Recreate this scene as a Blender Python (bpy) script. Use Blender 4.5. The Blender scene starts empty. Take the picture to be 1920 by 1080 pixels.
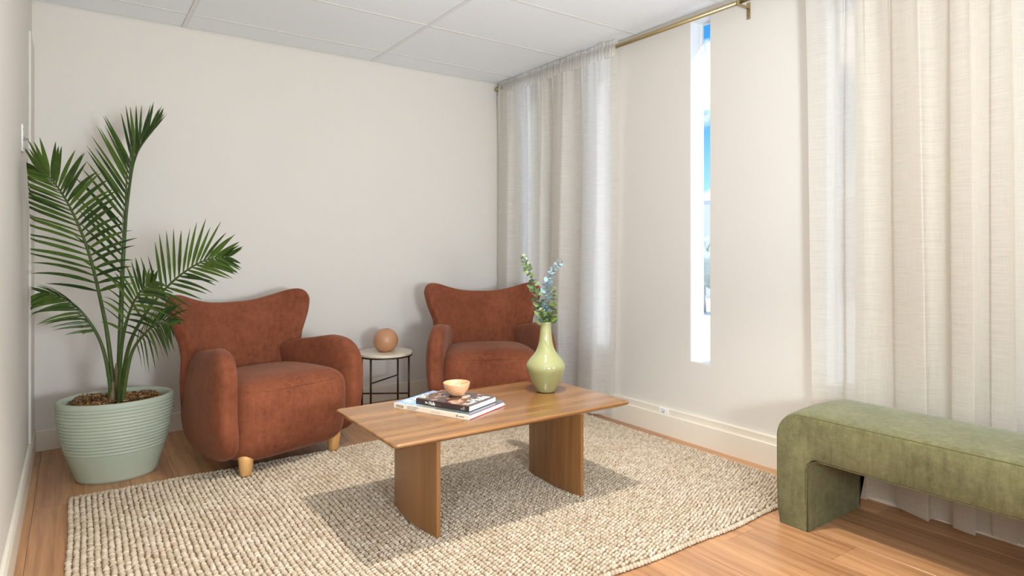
import bpy, bmesh, math, random
import numpy as np
from mathutils import Vector, Matrix

random.seed(7)
rng = np.random.default_rng(7)
PI = math.pi
scene = bpy.context.scene
C = scene.collection

# ------------------------------------------------------------------ camera
cam_data = bpy.data.cameras.new('camera')
cam = bpy.data.objects.new('camera', cam_data)
C.objects.link(cam)
YAW = math.atan2(825, 1177)
cam.location = (0, 0, 1.1)
cam.rotation_euler = (PI / 2, 0, -YAW)
cam_data.sensor_width = 36
cam_data.lens = 1177 / 1920 * 36
cam_data.shift_y = -72 / 1920
cam_data.clip_start = 0.02
cam_data.clip_end = 500
scene.camera = cam

# ------------------------------------------------------------------ view
scene.view_settings.view_transform = 'Standard'
scene.view_settings.look = 'None'
scene.view_settings.gamma = 1
scene.view_settings.exposure = 0.12
scene.view_settings.use_curve_mapping = False
scene.cycles.max_bounces = 10
scene.cycles.diffuse_bounces = 6
scene.cycles.transparent_max_bounces = 12
scene.cycles.sample_clamp_indirect = 6
scene.cycles.caustics_reflective = False
scene.cycles.caustics_refractive = False


# ------------------------------------------------------------------ world: blue sky with fair-weather clouds
def build_world():
    w = bpy.data.worlds.new('sky')
    scene.world = w
    w.use_nodes = True
    nt = w.node_tree
    N, L = nt.nodes, nt.links
    N.clear()
    out = N.new('ShaderNodeOutputWorld')
    bg = N.new('ShaderNodeBackground')
    tc = N.new('ShaderNodeTexCoord')
    sep = N.new('ShaderNodeSeparateXYZ')
    L.new(tc.outputs['Generated'], sep.inputs[0])
    ramp = N.new('ShaderNodeValToRGB')
    e = ramp.color_ramp.elements
    e[0].position = 0.0
    e[0].color = (1.25, 1.45, 1.6, 1)
    e[1].position = 0.36
    e[1].color = (0.045, 0.33, 0.84, 1)
    m = e.new(0.09)
    m.color = (0.42, 0.86, 1.25, 1)
    m = e.new(0.2)
    m.color = (0.11, 0.47, 0.93, 1)
    L.new(sep.outputs['Z'], ramp.inputs['Fac'])
    mp = N.new('ShaderNodeMapping')
    mp.inputs['Scale'].default_value = (1, 1, 2.0)
    mp.inputs['Location'].default_value = SKY_OFFSET
    L.new(tc.outputs['Generated'], mp.inputs['Vector'])
    no = N.new('ShaderNodeTexNoise')
    no.inputs['Scale'].default_value = 4.2
    no.inputs['Detail'].default_value = 7
    no.inputs['Roughness'].default_value = 0.56
    L.new(mp.outputs[0], no.inputs['Vector'])
    cr = N.new('ShaderNodeValToRGB')
    cr.color_ramp.elements[0].position = 0.49
    cr.color_ramp.elements[1].position = 0.60
    L.new(no.outputs['Fac'], cr.inputs['Fac'])
    mx = N.new('ShaderNodeMixRGB')
    mx.inputs['Color2'].default_value = (1.7, 1.7, 1.75, 1)
    L.new(cr.outputs['Color'], mx.inputs['Fac'])
    L.new(ramp.outputs['Color'], mx.inputs['Color1'])
    L.new(mx.outputs['Color'], bg.inputs['Color'])
    bg.inputs['Strength'].default_value = 1.0
    L.new(bg.outputs[0], out.inputs[0])


SKY_OFFSET = (-2.4470596, 3.4174483, 1.0386811)
build_world()


# ------------------------------------------------------------------ lights
def light(name, kind, loc, power, color=(1, 1, 1), aim=None, **kw):
    d = bpy.data.lights.new(name, kind)
    d.energy = power
    d.color = color
    for k, v in kw.items():
        setattr(d, k, v)
    o = bpy.data.objects.new(name, d)
    C.objects.link(o)
    o.location = loc
    if aim is not None:
        o.rotation_euler = (Vector(aim) - Vector(loc)).to_track_quat('-Z', 'Y').to_euler()
    return o


CEIL = 2.455
# sun runs obliquely along the facade: it strikes the window reveals, not the room
light('sun', 'SUN', (20, -20, 20), 5, (1.0, 0.96, 0.9), (20 - 0.50, -20 + 0.66, 20 - 0.62), angle=0.009)
# small ceiling downlight above the near side of the coffee table
light('downlight', 'SPOT', (1.3, 1.65, CEIL - 0.02), 205, (1.0, 0.95, 0.87), (1.3, 1.65, 0), spot_size=math.radians(94), spot_blend=0.65, shadow_soft_size=0.022)
# added overhead fill light, out of view behind the camera
light('overhead_fill', 'AREA', (-1.3, -0.9, CEIL - 0.012), 10, (0.97, 0.985, 1.0), (-1.3, -0.9, 0), shape='RECTANGLE', size=1.2, size_y=0.6)
# two unseen fill lights added behind the camera to brighten the ceiling
light('upward_fill', 'AREA', (0.9, -0.4, 1.0), 90, (0.86, 0.94, 1.0), (1.05, 0.9, CEIL), shape='DISK', size=0.5)
light('upward_fill', 'AREA', (-1.0, -0.6, 1.1), 34, (0.86, 0.94, 1.0), (-0.7, 0.0, CEIL), shape='DISK', size=0.5)
# broad fill lights added behind the camera; the room has no glazing there
light('side_fill', 'AREA', (2.70, -2.5, 1.35), 46, (0.92, 0.965, 1.0), (0.0, 3.4, 0.9), shape='RECTANGLE', size=1.2, size_y=1.7)
light('end_fill', 'AREA', (-0.4, -3.22, 1.25), 60, (0.86, 0.94, 1.0), (0.0, 4, 1.25), shape='RECTANGLE', size=4.2, size_y=2.1)


# ------------------------------------------------------------------ helpers
def tag(o, label=None, cat=None, group=None, kind=None):
    if label:
        o['label'] = label
    if cat:
        o['category'] = cat
    if group:
        o['group'] = group
    if kind:
        o['kind'] = kind
    return o


def thing(name, label, cat, loc=(0, 0, 0), rz=0.0, group=None):
    o = bpy.data.objects.new(name, None)
    o.empty_display_size = 0.05
    C.objects.link(o)
    o.location = loc
    o.rotation_euler = (0, 0, rz)
    return tag(o, label, cat, group)


def mesh_obj(name, verts, faces, mat=None, parent=None, smooth=False, loc=None):
    me = bpy.data.meshes.new(name)
    me.from_pydata([tuple(map(float, v)) for v in verts], [], [tuple(int(i) for i in f) for f in faces])
    return finish(name, me, mat, parent, smooth, loc)


def finish(name, me, mat=None, parent=None, smooth=False, loc=None):
    if mat:
        for m in (mat if isinstance(mat, (list, tuple)) else [mat]):
            me.materials.append(m)
    if smooth:
        me.polygons.foreach_set('use_smooth', [True] * len(me.polygons))
    me.update()
    o = bpy.data.objects.new(name, me)
    C.objects.link(o)
    if parent:
        o.parent = parent
    if loc:
        o.location = loc
    return o


def bm_obj(name, bm, mat=None, parent=None, smooth=False, loc=None):
    bmesh.ops.recalc_face_normals(bm, faces=bm.faces)
    me = bpy.data.meshes.new(name)
    bm.to_mesh(me)
    bm.free()
    return finish(name, me, mat, parent, smooth, loc)


def add_box(bm, lo, hi, bevel=0.0, seg=2):
    r = bmesh.ops.create_cube(bm, size=1)
    c = [(a + b) / 2 for a, b in zip(lo, hi)]
    s = [b - a for a, b in zip(lo, hi)]
    bmesh.ops.scale(bm, vec=s, verts=r['verts'])
    bmesh.ops.translate(bm, vec=c, verts=r['verts'])
    if bevel > 0:
        es = list({e for v in r['verts'] for e in v.link_edges})
        bmesh.ops.bevel(bm, geom=es, offset=bevel, segments=seg, profile=0.5, affect='EDGES')


def box(name, lo, hi, mat=None, parent=None, bevel=0.0, seg=2, smooth=False):
    bm = bmesh.new()
    add_box(bm, lo, hi, bevel, seg)
    return bm_obj(name, bm, mat, parent, smooth)


def tube_data(path, rad, n=10, caps=True):
    path = [Vector(p) for p in path]
    k = len(path)
    rads = rad if isinstance(rad, (list, tuple)) else [rad] * k
    vs, fs = [], []
    up = None
    for i, p in enumerate(path):
        t = (path[min(i + 1, k - 1)] - path[max(i - 1, 0)]).normalized()
        if up is None:
            a = Vector((0, 0, 1)) if abs(t.z) < 0.9 else Vector((1, 0, 0))
            up = (a - t * a.dot(t)).normalized()
        else:
            up = (up - t * up.dot(t)).normalized()
        s = t.cross(up)
        for j in range(n):
            an = 2 * PI * j / n
            vs.append(p + (up * math.cos(an) + s * math.sin(an)) * rads[i])
    for i in range(k - 1):
        for j in range(n):
            a, b = i * n + j, i * n + (j + 1) % n
            fs.append((a, b, b + n, a + n))
    if caps:
        fs.append(tuple(reversed(range(n))))
        fs.append(tuple(range((k - 1) * n, k * n)))
    return vs, fs


def tube(name, path, rad, mat, parent=None, n=10, caps=True):
    v, f = tube_data(path, rad, n, caps)
    return mesh_obj(name, v, f, mat, parent, True)


def merge(parts):
    vs, fs = [], []
    for v, f in parts:
        o = len(vs)
        vs.extend(v)
        fs.extend([tuple(i + o for i in q) for q in f])
    return vs, fs


def lathe_data(profile, n=48, sx=1.0, sy=1.0, close_bottom=True, close_top=False):
    vs, fs = [], []
    for r, z in profile:
        for j in range(n):
            a = 2 * PI * j / n
            vs.append((r * sx * math.cos(a), r * sy * math.sin(a), z))
    k = len(profile)
    for i in range(k - 1):
        for j in range(n):
            a, b = i * n + j, i * n + (j + 1) % n
            fs.append((a, b, b + n, a + n))
    if close_bottom:
        fs.append(tuple(reversed(range(n))))
    if close_top:
        fs.append(tuple(range((k - 1) * n, k * n)))
    return vs, fs


def smooth_path(pts, n):
    """Catmull-Rom through pts, n samples."""
    P = [np.array(p, float) for p in pts]
    P = [2 * P[0] - P[1]] + P + [2 * P[-1] - P[-2]]
    m = len(P) - 3
    out = []
    for i in range(n):
        u = i / (n - 1) * m
        k = min(int(u), m - 1)
        t = u - k
        a, b, c, d = P[k], P[k + 1], P[k + 2], P[k + 3]
        out.append(0.5 * ((2 * b) + (c - a) * t + (2 * a - 5 * b + 4 * c - d) * t * t + (3 * b - 3 * c + d - a) * t ** 3))
    return out


def inflate(mid, half, nu=36, nv=36):
    """Closed cushion: mid(u,v) -> point, half(u,v) -> half thickness (0 at the rim)."""
    us = [math.sin(PI / 2 * (2 * i / nu - 1)) for i in range(nu + 1)]
    vv = [math.sin(PI / 2 * (2 * j / nv - 1)) for j in range(nv + 1)]
    M = [[np.array(mid(u, v), float) for v in vv] for u in us]
    vs, idx = [], {}
    for side in (1, -1):
        for i, u in enumerate(us):
            for j, v in enumerate(vv):
                rim = i in (0, nu) or j in (0, nv)
                if rim and side == -1:
                    idx[(side, i, j)] = idx[(1, i, j)]
                    continue
                h = 0.0 if rim else half(u, v)
                e = 1e-3
                du = np.array(mid(min(u + e, 1), v), float) - np.array(mid(max(u - e, -1), v), float)
                dv = np.array(mid(u, min(v + e, 1)), float) - np.array(mid(u, max(v - e, -1)), float)
                nrm = np.cross(du, dv)
                nrm /= max(np.linalg.norm(nrm), 1e-12)
                idx[(side, i, j)] = len(vs)
                vs.append(M[i][j] + nrm * h * side)
    fs = []
    for i in range(nu):
        for j in range(nv):
            a = [(i, j), (i + 1, j), (i + 1, j + 1), (i, j + 1)]
            fs.append(tuple(idx[(1,) + q] for q in a))
            fs.append(tuple(idx[(-1,) + q] for q in reversed(a)))
    return vs, fs


# ------------------------------------------------------------------ materials
def srgb(r, g, b):
    def f(c):
        c /= 255
        return c / 12.92 if c <= 0.04045 else ((c + 0.055) / 1.055) ** 2.4
    return (f(r), f(g), f(b), 1)


class Mat:
    def __init__(self, name):
        self.m = bpy.data.materials.new(name)
        self.m.use_nodes = True
        self.nt = self.m.node_tree
        self.N, self.L = self.nt.nodes, self.nt.links
        self.b = self.N['Principled BSDF']
        self.out = self.N['Material Output']

    def n(self, kind, **kw):
        x = self.N.new(kind)
        for k, v in kw.items():
            if k in x.inputs:
                x.inputs[k].default_value = v
            else:
                setattr(x, k, v)
        return x

    def link(self, a, b):
        self.L.new(a, b)

    def coords(self, scale=(1, 1, 1), kind='Object', rot=(0, 0, 0), rand=False):
        tc = self.n('ShaderNodeTexCoord')
        mp = self.n('ShaderNodeMapping')
        mp.inputs['Scale'].default_value = scale
        mp.inputs['Rotation'].default_value = rot
        self.link(tc.outputs[kind], mp.inputs['Vector'])
        if rand:
            oi = self.n('ShaderNodeObjectInfo')
            mul = self.n('ShaderNodeMath', operation='MULTIPLY')
            mul.inputs[1].default_value = 37.0
            self.link(oi.outputs['Random'], mul.inputs[0])
            cb = self.n('ShaderNodeCombineXYZ')
            for i in range(3):
                self.link(mul.outputs[0], cb.inputs[i])
            self.link(cb.outputs[0], mp.inputs['Location'])
        return mp.outputs[0]

    def noise(self, vec, scale, detail=3, rough=0.5):
        x = self.n('ShaderNodeTexNoise')
        x.inputs['Scale'].default_value = scale
        x.inputs['Detail'].default_value = detail
        x.inputs['Roughness'].default_value = rough
        self.link(vec, x.inputs['Vector'])
        return x.outputs['Fac']

    def ramp(self, fac, stops):
        r = self.n('ShaderNodeValToRGB')
        e = r.color_ramp.elements
        while len(e) < len(stops):
            e.new(0.5)
        for el, (p, c) in zip(e, stops):
            el.position = p
            el.color = c if len(c) == 4 else (*c, 1)
        self.link(fac, r.inputs['Fac'])
        return r.outputs['Color']

    def mix(self, fac, a, b, blend='MIX'):
        x = self.n('ShaderNodeMixRGB', blend_type=blend)
        for s, v in (('Fac', fac), ('Color1', a), ('Color2', b)):
            if hasattr(v, 'is_linked'):
                self.link(v, x.inputs[s])
            else:
                x.inputs[s].default_value = v
        return x.outputs['Color']

    def base(self, c):
        if hasattr(c, 'is_linked'):
            self.link(c, self.b.inputs['Base Color'])
        else:
            self.b.inputs['Base Color'].default_value = c

    def bump(self, h, strength=0.2, dist=0.01):
        x = self.n('ShaderNodeBump')
        x.inputs['Strength'].default_value = strength
        x.inputs['Distance'].default_value = dist
        self.link(h, x.inputs['Height'])
        self.link(x.outputs['Normal'], self.b.inputs['Normal'])

    def set(self, **kw):
        for k, v in kw.items():
            self.b.inputs[k.replace('_', ' ')].default_value = v
        return self


def plain(name, col, rough=0.5, **kw):
    m = Mat(name)
    m.base(col)
    m.set(Roughness=rough, **kw)
    return m.m


def painted(name, col, rough=0.6, amount=0.03, scale=90):
    m = Mat(name)
    v = m.coords()
    f = m.noise(v, scale, 4)
    d = tuple(c * 0.96 for c in col[:3]) + (1,)
    m.base(m.mix(f, col, d))
    m.set(Roughness=rough)
    m.bump(f, amount, 0.004)
    return m.m


M = {}
M['wall'] = painted('wall_paint', (0.70, 0.668, 0.612, 1), 0.62)
M['trim'] = painted('trim_paint', (0.76, 0.705, 0.60, 1), 0.38, 0.015, 40)
M['tile'] = painted('ceiling_tile', (0.865, 0.905, 0.945, 1), 0.8, 0.05, 160)
M['bar'] = plain('ceiling_bar', (0.77, 0.775, 0.78, 1), 0.5)
M['void'] = plain('dark_gap', (0.10, 0.095, 0.09, 1), 0.9)
M['frame'] = plain('window_frame', (0.82, 0.84, 0.85, 1), 0.35)
M['reveal'] = painted('window_reveal', (0.74, 0.76, 0.77, 1), 0.5, 0.01)
M['plate'] = plain('white_plastic', (0.84, 0.84, 0.83, 1), 0.3)
M['screw'] = plain('steel_screw', (0.22, 0.21, 0.20, 1), 0.4, Metallic=0.8)
M['dark_slot'] = plain('dark_slot', (0.03, 0.03, 0.03, 1), 0.6)


def glass_mat():
    m = Mat('clear_glass')
    tr = m.n('ShaderNodeBsdfTransparent')
    gl = m.n('ShaderNodeBsdfGlossy')
    gl.inputs['Roughness'].default_value = 0.02
    lw = m.n('ShaderNodeLayerWeight')
    lw.inputs['Blend'].default_value = 0.08
    mx = m.n('ShaderNodeMixShader')
    m.link(lw.outputs['Fresnel'], mx.inputs[0])
    m.link(tr.outputs[0], mx.inputs[1])
    m.link(gl.outputs[0], mx.inputs[2])
    m.link(mx.outputs[0], m.out.inputs['Surface'])
    return m.m


M['glass'] = glass_mat()


def wood(name, dark, mid, light_, axis, rough=0.4, grain=1.0, rand=True, coat=0.0, contrast=1.0, ring=0.35, lo=0.28, hi=0.75):
    """axis: 0/1/2, the direction of the grain in object space"""
    m = Mat(name)
    s1 = [7.0 * grain] * 3
    s1[axis] = 0.7 * grain
    s2 = [120.0 * grain] * 3
    s2[axis] = 4.0 * grain
    v1 = m.coords(tuple(s1), rand=rand)
    v2 = m.coords(tuple(s2), rand=rand)
    big = m.noise(v1, 1.0, 5, 0.6)
    wv = m.n('ShaderNodeTexWave', wave_type='RINGS', rings_direction='XYZ'[axis])
    wv.inputs['Scale'].default_value = 1.3
    wv.inputs['Distortion'].default_value = 7.0
    wv.inputs['Detail'].default_value = 3
    wv.inputs['Detail Scale'].default_value = 1.3
    m.link(v1, wv.inputs['Vector'])
    fine = m.noise(v2, 1.0, 3, 0.6)
    a = m.mix(ring, big, wv.outputs['Fac'])
    a = m.mix(0.35, a, fine)
    col = m.ramp(a, [(lo, dark), ((lo + hi) / 2, mid), (hi, light_)])
    oi = m.n('ShaderNodeObjectInfo')
    hv = m.n('ShaderNodeHueSaturation')
    mr = m.n('ShaderNodeMapRange')
    mr.inputs['To Min'].default_value = 1 - 0.10 * contrast
    mr.inputs['To Max'].default_value = 1 + 0.10 * contrast
    m.link(oi.outputs['Random'], mr.inputs['Value'])
    m.link(mr.outputs[0], hv.inputs['Value'])
    m.link(col, hv.inputs['Color'])
    m.base(hv.outputs['Color'])
    m.set(Roughness=rough, Coat_Weight=coat, Coat_Roughness=0.25)
    m.bump(fine, 0.08, 0.002)
    return m.m


M['plank'] = wood('oak_laminate', srgb(142, 98, 64), srgb(172, 125, 85), srgb(194, 147, 104), 1, 0.33, 1.0, True, 0.15, 0.7, 0.14, 0.33, 0.68)
M['table'] = wood('walnut_veneer', srgb(104, 68, 34), srgb(138, 96, 52), srgb(166, 122, 74), 0, 0.26, 0.9, False, 0.45, 0.2, 0.25)
M['table_leg'] = wood('walnut_leg', srgb(108, 72, 38), srgb(138, 95, 53), srgb(158, 112, 66), 2, 0.4, 0.9, False, 0.2, 0.2, 0.2)
M['chair_leg'] = wood('beech_leg', srgb(186, 136, 80), srgb(208, 158, 98), srgb(222, 176, 118), 2, 0.4, 1.2, True, 0.1, 0.2)
M['bowl'] = wood('pale_wood_bowl', srgb(196, 140, 98), srgb(222, 172, 130), srgb(236, 196, 160), 0, 0.35, 3.0, False, 0.2, 0.2)


def velvet(name, dark, light_, scale=1.0, sheen=(0.9, 0.6, 0.45, 1), sw=0.22, lum=0.5):
    m = Mat(name)
    v = m.coords()
    vs = m.coords((60, 60, 9))
    a = m.noise(v, 5.5 * scale, 6, 0.65)
    b = m.noise(v, 34 * scale, 5, 0.7)
    s = m.noise(vs, 1.0, 3, 0.6)
    w = m.noise(v, 420, 2, 0.6)
    f = m.mix(0.45, a, b)
    f = m.mix(0.25, f, s)
    f = m.mix(0.24, f, w)
    m.base(m.ramp(f, [(0.34, dark), (0.66, light_)]))
    m.set(Roughness=0.85, Sheen_Weight=sw, Sheen_Roughness=0.4)
    m.b.inputs['Sheen Tint'].default_value = sheen
    m.b.inputs['Specular IOR Level'].default_value = 0.15
    m.bump(m.mix(0.5, b, w), 0.25, 0.003)
    return m.m


M['rust'] = velvet('rust_velvet', srgb(98, 51, 33), srgb(148, 87, 60))
M['rust_seam'] = plain('rust_seam', srgb(84, 40, 24), 0.9)
M['sage'] = velvet('sage_velvet', srgb(66, 64, 38), srgb(124, 120, 86), 1.2, (0.8, 0.85, 0.7, 1), 0.3)
M['sage_seam'] = plain('sage_seam', srgb(84, 78, 44), 0.9)


def linen(name, col, trans):
    m = Mat(name)
    v = m.coords((1, 9, 420))
    v2 = m.coords((1, 520, 9))
    a = m.noise(v, 1.0, 4, 0.65)
    b = m.noise(v2, 1.0, 3, 0.6)
    f = m.mix(0.35, a, b)
    c = m.ramp(f, [(0.3, tuple(x * 0.92 for x in col[:3])), (0.6, col[:3])])
    df = m.n('ShaderNodeBsdfDiffuse')
    tl = m.n('ShaderNodeBsdfTranslucent')
    tp = m.n('ShaderNodeBsdfTransparent')
    m.link(c, df.inputs['Color'])
    m.link(c, tl.inputs['Color'])
    mx = m.n('ShaderNodeMixShader')
    mx.inputs[0].default_value = trans
    m.link(df.outputs[0], mx.inputs[1])
    m.link(tl.outputs[0], mx.inputs[2])
    gap = m.ramp(f, [(0.30, (0.24, 0.24, 0.24)), (0.54, (0.06, 0.06, 0.06))])
    m2 = m.n('ShaderNodeMixShader')
    m.link(gap, m2.inputs[0])
    m.link(mx.outputs[0], m2.inputs[1])
    m.link(tp.outputs[0], m2.inputs[2])
    m.link(m2.outputs[0], m.out.inputs['Surface'])
    bp = m.n('ShaderNodeBump')
    bp.inputs['Strength'].default_value = 0.25
    bp.inputs['Distance'].default_value = 0.003
    m.link(f, bp.inputs['Height'])
    m.link(bp.outputs[0], df.inputs['Normal'])
    m.link(bp.outputs[0], tl.inputs['Normal'])
    return m.m


M['linen'] = linen('white_linen', (0.88, 0.86, 0.82, 1), 0.55)
M['linen_warm_shade'] = linen('linen_warm_shade', (0.80, 0.755, 0.675, 1), 0.55)  # same cloth as the white linen, with warmer, dimmer light put into its colour


def jute():
    m = Mat('jute')
    g = m.n('ShaderNodeNewGeometry')
    col = m.ramp(g.outputs['Random Per Island'], [(0.0, srgb(158, 141, 118)), (0.5, srgb(188, 172, 150)), (1.0, srgb(212, 199, 180))])
    v = m.coords((1, 1, 1))
    big = m.noise(v, 3.0, 3)
    f = m.noise(v, 900, 2, 0.7)
    col = m.mix(0.25, col, m.ramp(big, [(0.35, srgb(172, 150, 122)), (0.65, srgb(204, 193, 176))]))
    col = m.mix(0.3, col, m.ramp(f, [(0.3, srgb(132, 110, 84)), (0.7, srgb(218, 204, 182))]))
    m.base(col)
    m.set(Roughness=0.9)
    m.b.inputs['Specular IOR Level'].default_value = 0.15
    m.bump(f, 0.5, 0.002)
    return m.m


M['jute'] = jute()
M['jute_base'] = plain('jute_backing', srgb(112, 88, 62), 0.95)


# ------------------------------------------------------------------ room shell
XL, XR, YB, YF = -0.178, 2.91, 4.285, -3.3      # left wall, window wall, back wall, wall behind the camera
XLL, YSTEP = -3.0, 0.9                           # the room widens to the left behind the camera
S = dict(kind='structure')

floor = box('floor', (XLL, YF, -0.06), (XR, YB, -0.006), M['void'])
tag(floor, **S)
# planks run along the window wall; joint seen in front of the bench at x 2.205..2.385, y 1.172
PW, PL = 0.18, 1.22
plank_meshes = {}


def plank(x0, x1, y0, y1):
    key = (round(x1 - x0, 3), round(y1 - y0, 3))
    if key not in plank_meshes:
        bm = bmesh.new()
        g = 0.0004
        add_box(bm, (g, g, -0.006), (key[0] - g, key[1] - g, 0.0), 0.0007, 1)
        o = bm_obj('plank', bm, M['plank'], floor)
        plank_meshes[key] = o.data
    else:
        o = bpy.data.objects.new('plank', plank_meshes[key])
        C.objects.link(o)
        o.parent = floor
    o.location = (x0, y0, 0)


xs = [2.205 + PW * k for k in range(-14, 5)]
offs = {}
for i, xa in enumerate(xs):
    x0, x1 = max(xa, XL), min(xa + PW, XR)
    if x1 - x0 < 0.004:
        continue
    off = 1.172 if abs(xa - 2.205) < 1e-6 else 1.172 + ((i * 0.457 + 0.31) % 1.0) * PL
    y = off - 3 * PL
    while y < YB:
        y0, y1 = max(y, 0.2), min(y + PL, YB)
        if y1 - y0 > 0.01:
            plank(x0, x1, y0, y1)
        y += PL
plank(XLL, XR, YF, 0.2)
plank(XLL, XL, 0.2, YSTEP)

# back and left walls and those behind the camera
tag(box('wall_back', (XL - 0.12, YB, 0), (XR + 0.25, YB + 0.12, CEIL + 0.1), M['wall']), **S)
tag(box('wall_left', (XL - 0.12, YSTEP, 0), (XL, YB, CEIL + 0.1), M['wall']), **S)
tag(box('wall_front', (XLL - 0.1, YF - 0.12, 0), (XR + 0.25, YF, CEIL + 0.1), M['wall']), **S)
tag(box('wall_left_rear', (XLL - 0.12, YF, 0), (XLL, YSTEP + 0.12, CEIL + 0.1), M['wall']), **S)
tag(box('wall_left_return', (XLL, YSTEP, 0), (XL - 0.12, YSTEP + 0.12, CEIL + 0.1), M['wall']), **S)

# window wall: piers between the slit windows, sill and head
SW, SZ0, SZ1, WT = 0.14, 0.457, 2.414, 0.108
slits = [3.88, 3.09, 2.297, 1.507, 0.717, -0.073, -0.863, -1.653]
bm = bmesh.new()
add_box(bm, (XR, YF, 0), (XR + WT, YB, SZ0))
add_box(bm, (XR, YF, SZ1), (XR + WT, YB, CEIL + 0.1))
ys = [YB] + [v for s in slits for v in (s + SW / 2, s - SW / 2)] + [YF]
for a, b in zip(ys[0::2], ys[1::2]):
    add_box(bm, (XR, b, SZ0), (XR + WT, a, SZ1))
wall_right = tag(bm_obj('wall_right', bm, M['wall']), **S)
for i, yc in enumerate(slits):
    w = tag(bpy.data.objects.new('window_%d' % (i + 1), None), **S)
    C.objects.link(w)
    w.location = (XR, yc, SZ0)
    H = SZ1 - SZ0
    h = SW / 2
    # white painted reveal lining
    bm = bmesh.new()
    add_box(bm, (0.0015, h - 0.003, 0), (WT, h, H))
    add_box(bm, (0.0015, -h, 0), (WT, -h + 0.003, H))
    add_box(bm, (0.0015, -h + 0.003, 0), (WT, h - 0.003, 0.003))
    add_box(bm, (0.0015, -h + 0.003, H - 0.003), (WT, h - 0.003, H))
    bm_obj('reveal', bm, M['reveal'], w)
    bm = bmesh.new()
    for (x0, x1, t) in ((0.084, 0.094, 0.005), (0.094, 0.106, 0.009)):
        add_box(bm, (x0, h - 0.003 - t, 0.003), (x1, h - 0.003, H - 0.003), 0.001, 1)
        add_box(bm, (x0, -h + 0.003, 0.003), (x1, -h + 0.003 + t, H - 0.003), 0.001, 1)
        add_box(bm, (x0, -h + 0.003 + t, 0.003), (x1, h - 0.003 - t, 0.003 + t), 0.001, 1)
        add_box(bm, (x0, -h + 0.003 + t, H - 0.003 - t), (x1, h - 0.003 - t, H - 0.003), 0.001, 1)
    bm_obj('window_frame', bm, M['frame'], w)
    box('pane', (0.098, -h + 0.012, 0.012), (0.101, h - 0.012, H - 0.012), M['glass'], w)


# skirting boards
def prism_y(profile, y0, y1):
    """profile (x,z) swept along y"""
    n = len(profile)
    vs = [(x, y0, z) for x, z in profile] + [(x, y1, z) for x, z in profile]
    fs = [(i, (i + 1) % n, n + (i + 1) % n, n + i) for i in range(n)] + [tuple(reversed(range(n))), tuple(range(n, 2 * n))]
    return vs, fs


v, f = prism_y([(XL, 0), (XL + 0.016, 0), (XL + 0.016, 0.112), (XL + 0.010, 0.128), (XL, 0.131)], YSTEP, YB)
tag(mesh_obj('baseboard_left', v, f, M['trim']), **S)
tag(box('baseboard_back', (XL + 0.016, YB - 0.013, 0), (XR, YB, 0.113), M['trim'], None, 0.003, 2), **S)
v, f = prism_y([(XR, 0), (XR - 0.030, 0), (XR - 0.030, 0.117), (XR - 0.027, 0.121), (XR, 0.121)], YF, YB - 0.013)
tag(mesh_obj('baseboard_right', v, f, M['trim']), **S)
v, f = prism_y([(XR, 0.121), (XR - 0.018, 0.121), (XR - 0.018, 0.154), (XR - 0.015, 0.158), (XR, 0.158)], YF, YB - 0.013)
tag(mesh_obj('trim_1', v, f, M['trim']), **S)
tag(box('trim_2', (XL, 3.94, 0.131), (XL + 0.011, YB, 2.19), M['wall'], None, 0.002, 2), **S)

# ceiling: lay-in tiles on a white bar grid
ceiling = tag(box('ceiling', (XLL, YF, CEIL + 0.02), (XR + 0.25, YB, CEIL + 0.1), M['void']), **S)
gx = [XL] + [0.5565, 1.767] + [XR]
gy = [4.030 - 0.6205 * k for k in range(0, 10)]
gy = [YB] + gy
BW = 0.012
for i in range(3):
    for j in range(len(gy) - 1):
        lo = (gx[i] + (BW if i else 0.004), gy[j + 1] + BW)
        hi = (gx[i + 1] - (BW if i < 2 else 0.004), gy[j] - (BW if j else 0.009))
        box('ceiling_tile', (lo[0], lo[1], CEIL + 0.0005), (hi[0], hi[1], CEIL + 0.014), M['tile'], ceiling, 0.0025, 1)
for x in gx[1:3]:
    box('ceiling_bar', (x - BW + 0.001, gy[-1], CEIL - 0.0008), (x + BW - 0.001, YB - 0.004, CEIL + 0.02), M['bar'], ceiling)
for y in gy[1:-1]:
    for i in range(3):
        box('ceiling_bar', (gx[i] + (BW if i else 0.003), y - BW + 0.001, CEIL - 0.0006), (gx[i + 1] - (BW if i < 2 else 0.003), y + BW - 0.001, CEIL + 0.02), M['bar'], ceiling)
box('ceiling_tile', (XLL, YF, CEIL), (XR, gy[-1] - 0.0, CEIL + 0.014), M['tile'], ceiling)
box('ceiling_tile', (XLL, gy[-1], CEIL), (XL - 0.001, YSTEP, CEIL + 0.014), M['tile'], ceiling)

# ------------------------------------------------------------------ outside the slit windows
M['pale_ground'] = painted('pale_concrete', (0.82, 0.83, 0.84, 1), 0.9, 0.02, 0.3)
M['pale_wall'] = painted('pale_render', (0.86, 0.86, 0.86, 1), 0.9, 0.02, 1.0)
M['roof_grey'] = plain('pale_roof', (0.66, 0.68, 0.70, 1), 0.8)
M['far_glass'] = plain('far_window', (0.42, 0.47, 0.52, 1), 0.2)


def foliage_mat():
    m = Mat('far_foliage')
    f = m.noise(m.coords(), 2.0, 4)
    m.base(m.ramp(f, [(0.35, (0.46, 0.52, 0.44)), (0.65, (0.62, 0.68, 0.60))]))
    m.set(Roughness=0.9)
    return m.m


M['foliage'] = foliage_mat()
M['bark'] = plain('far_bark', (0.55, 0.5, 0.46, 1), 0.9)
tag(box('ground', (XR + 1.5, -60, -3.4), (110, 110, -3.2), M['pale_ground']), **S)
tag(box('facade_footing', (XR + WT, YF, -3.2), (XR + WT + 0.05, YB, 0.0), M['pale_wall']), **S)


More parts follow.
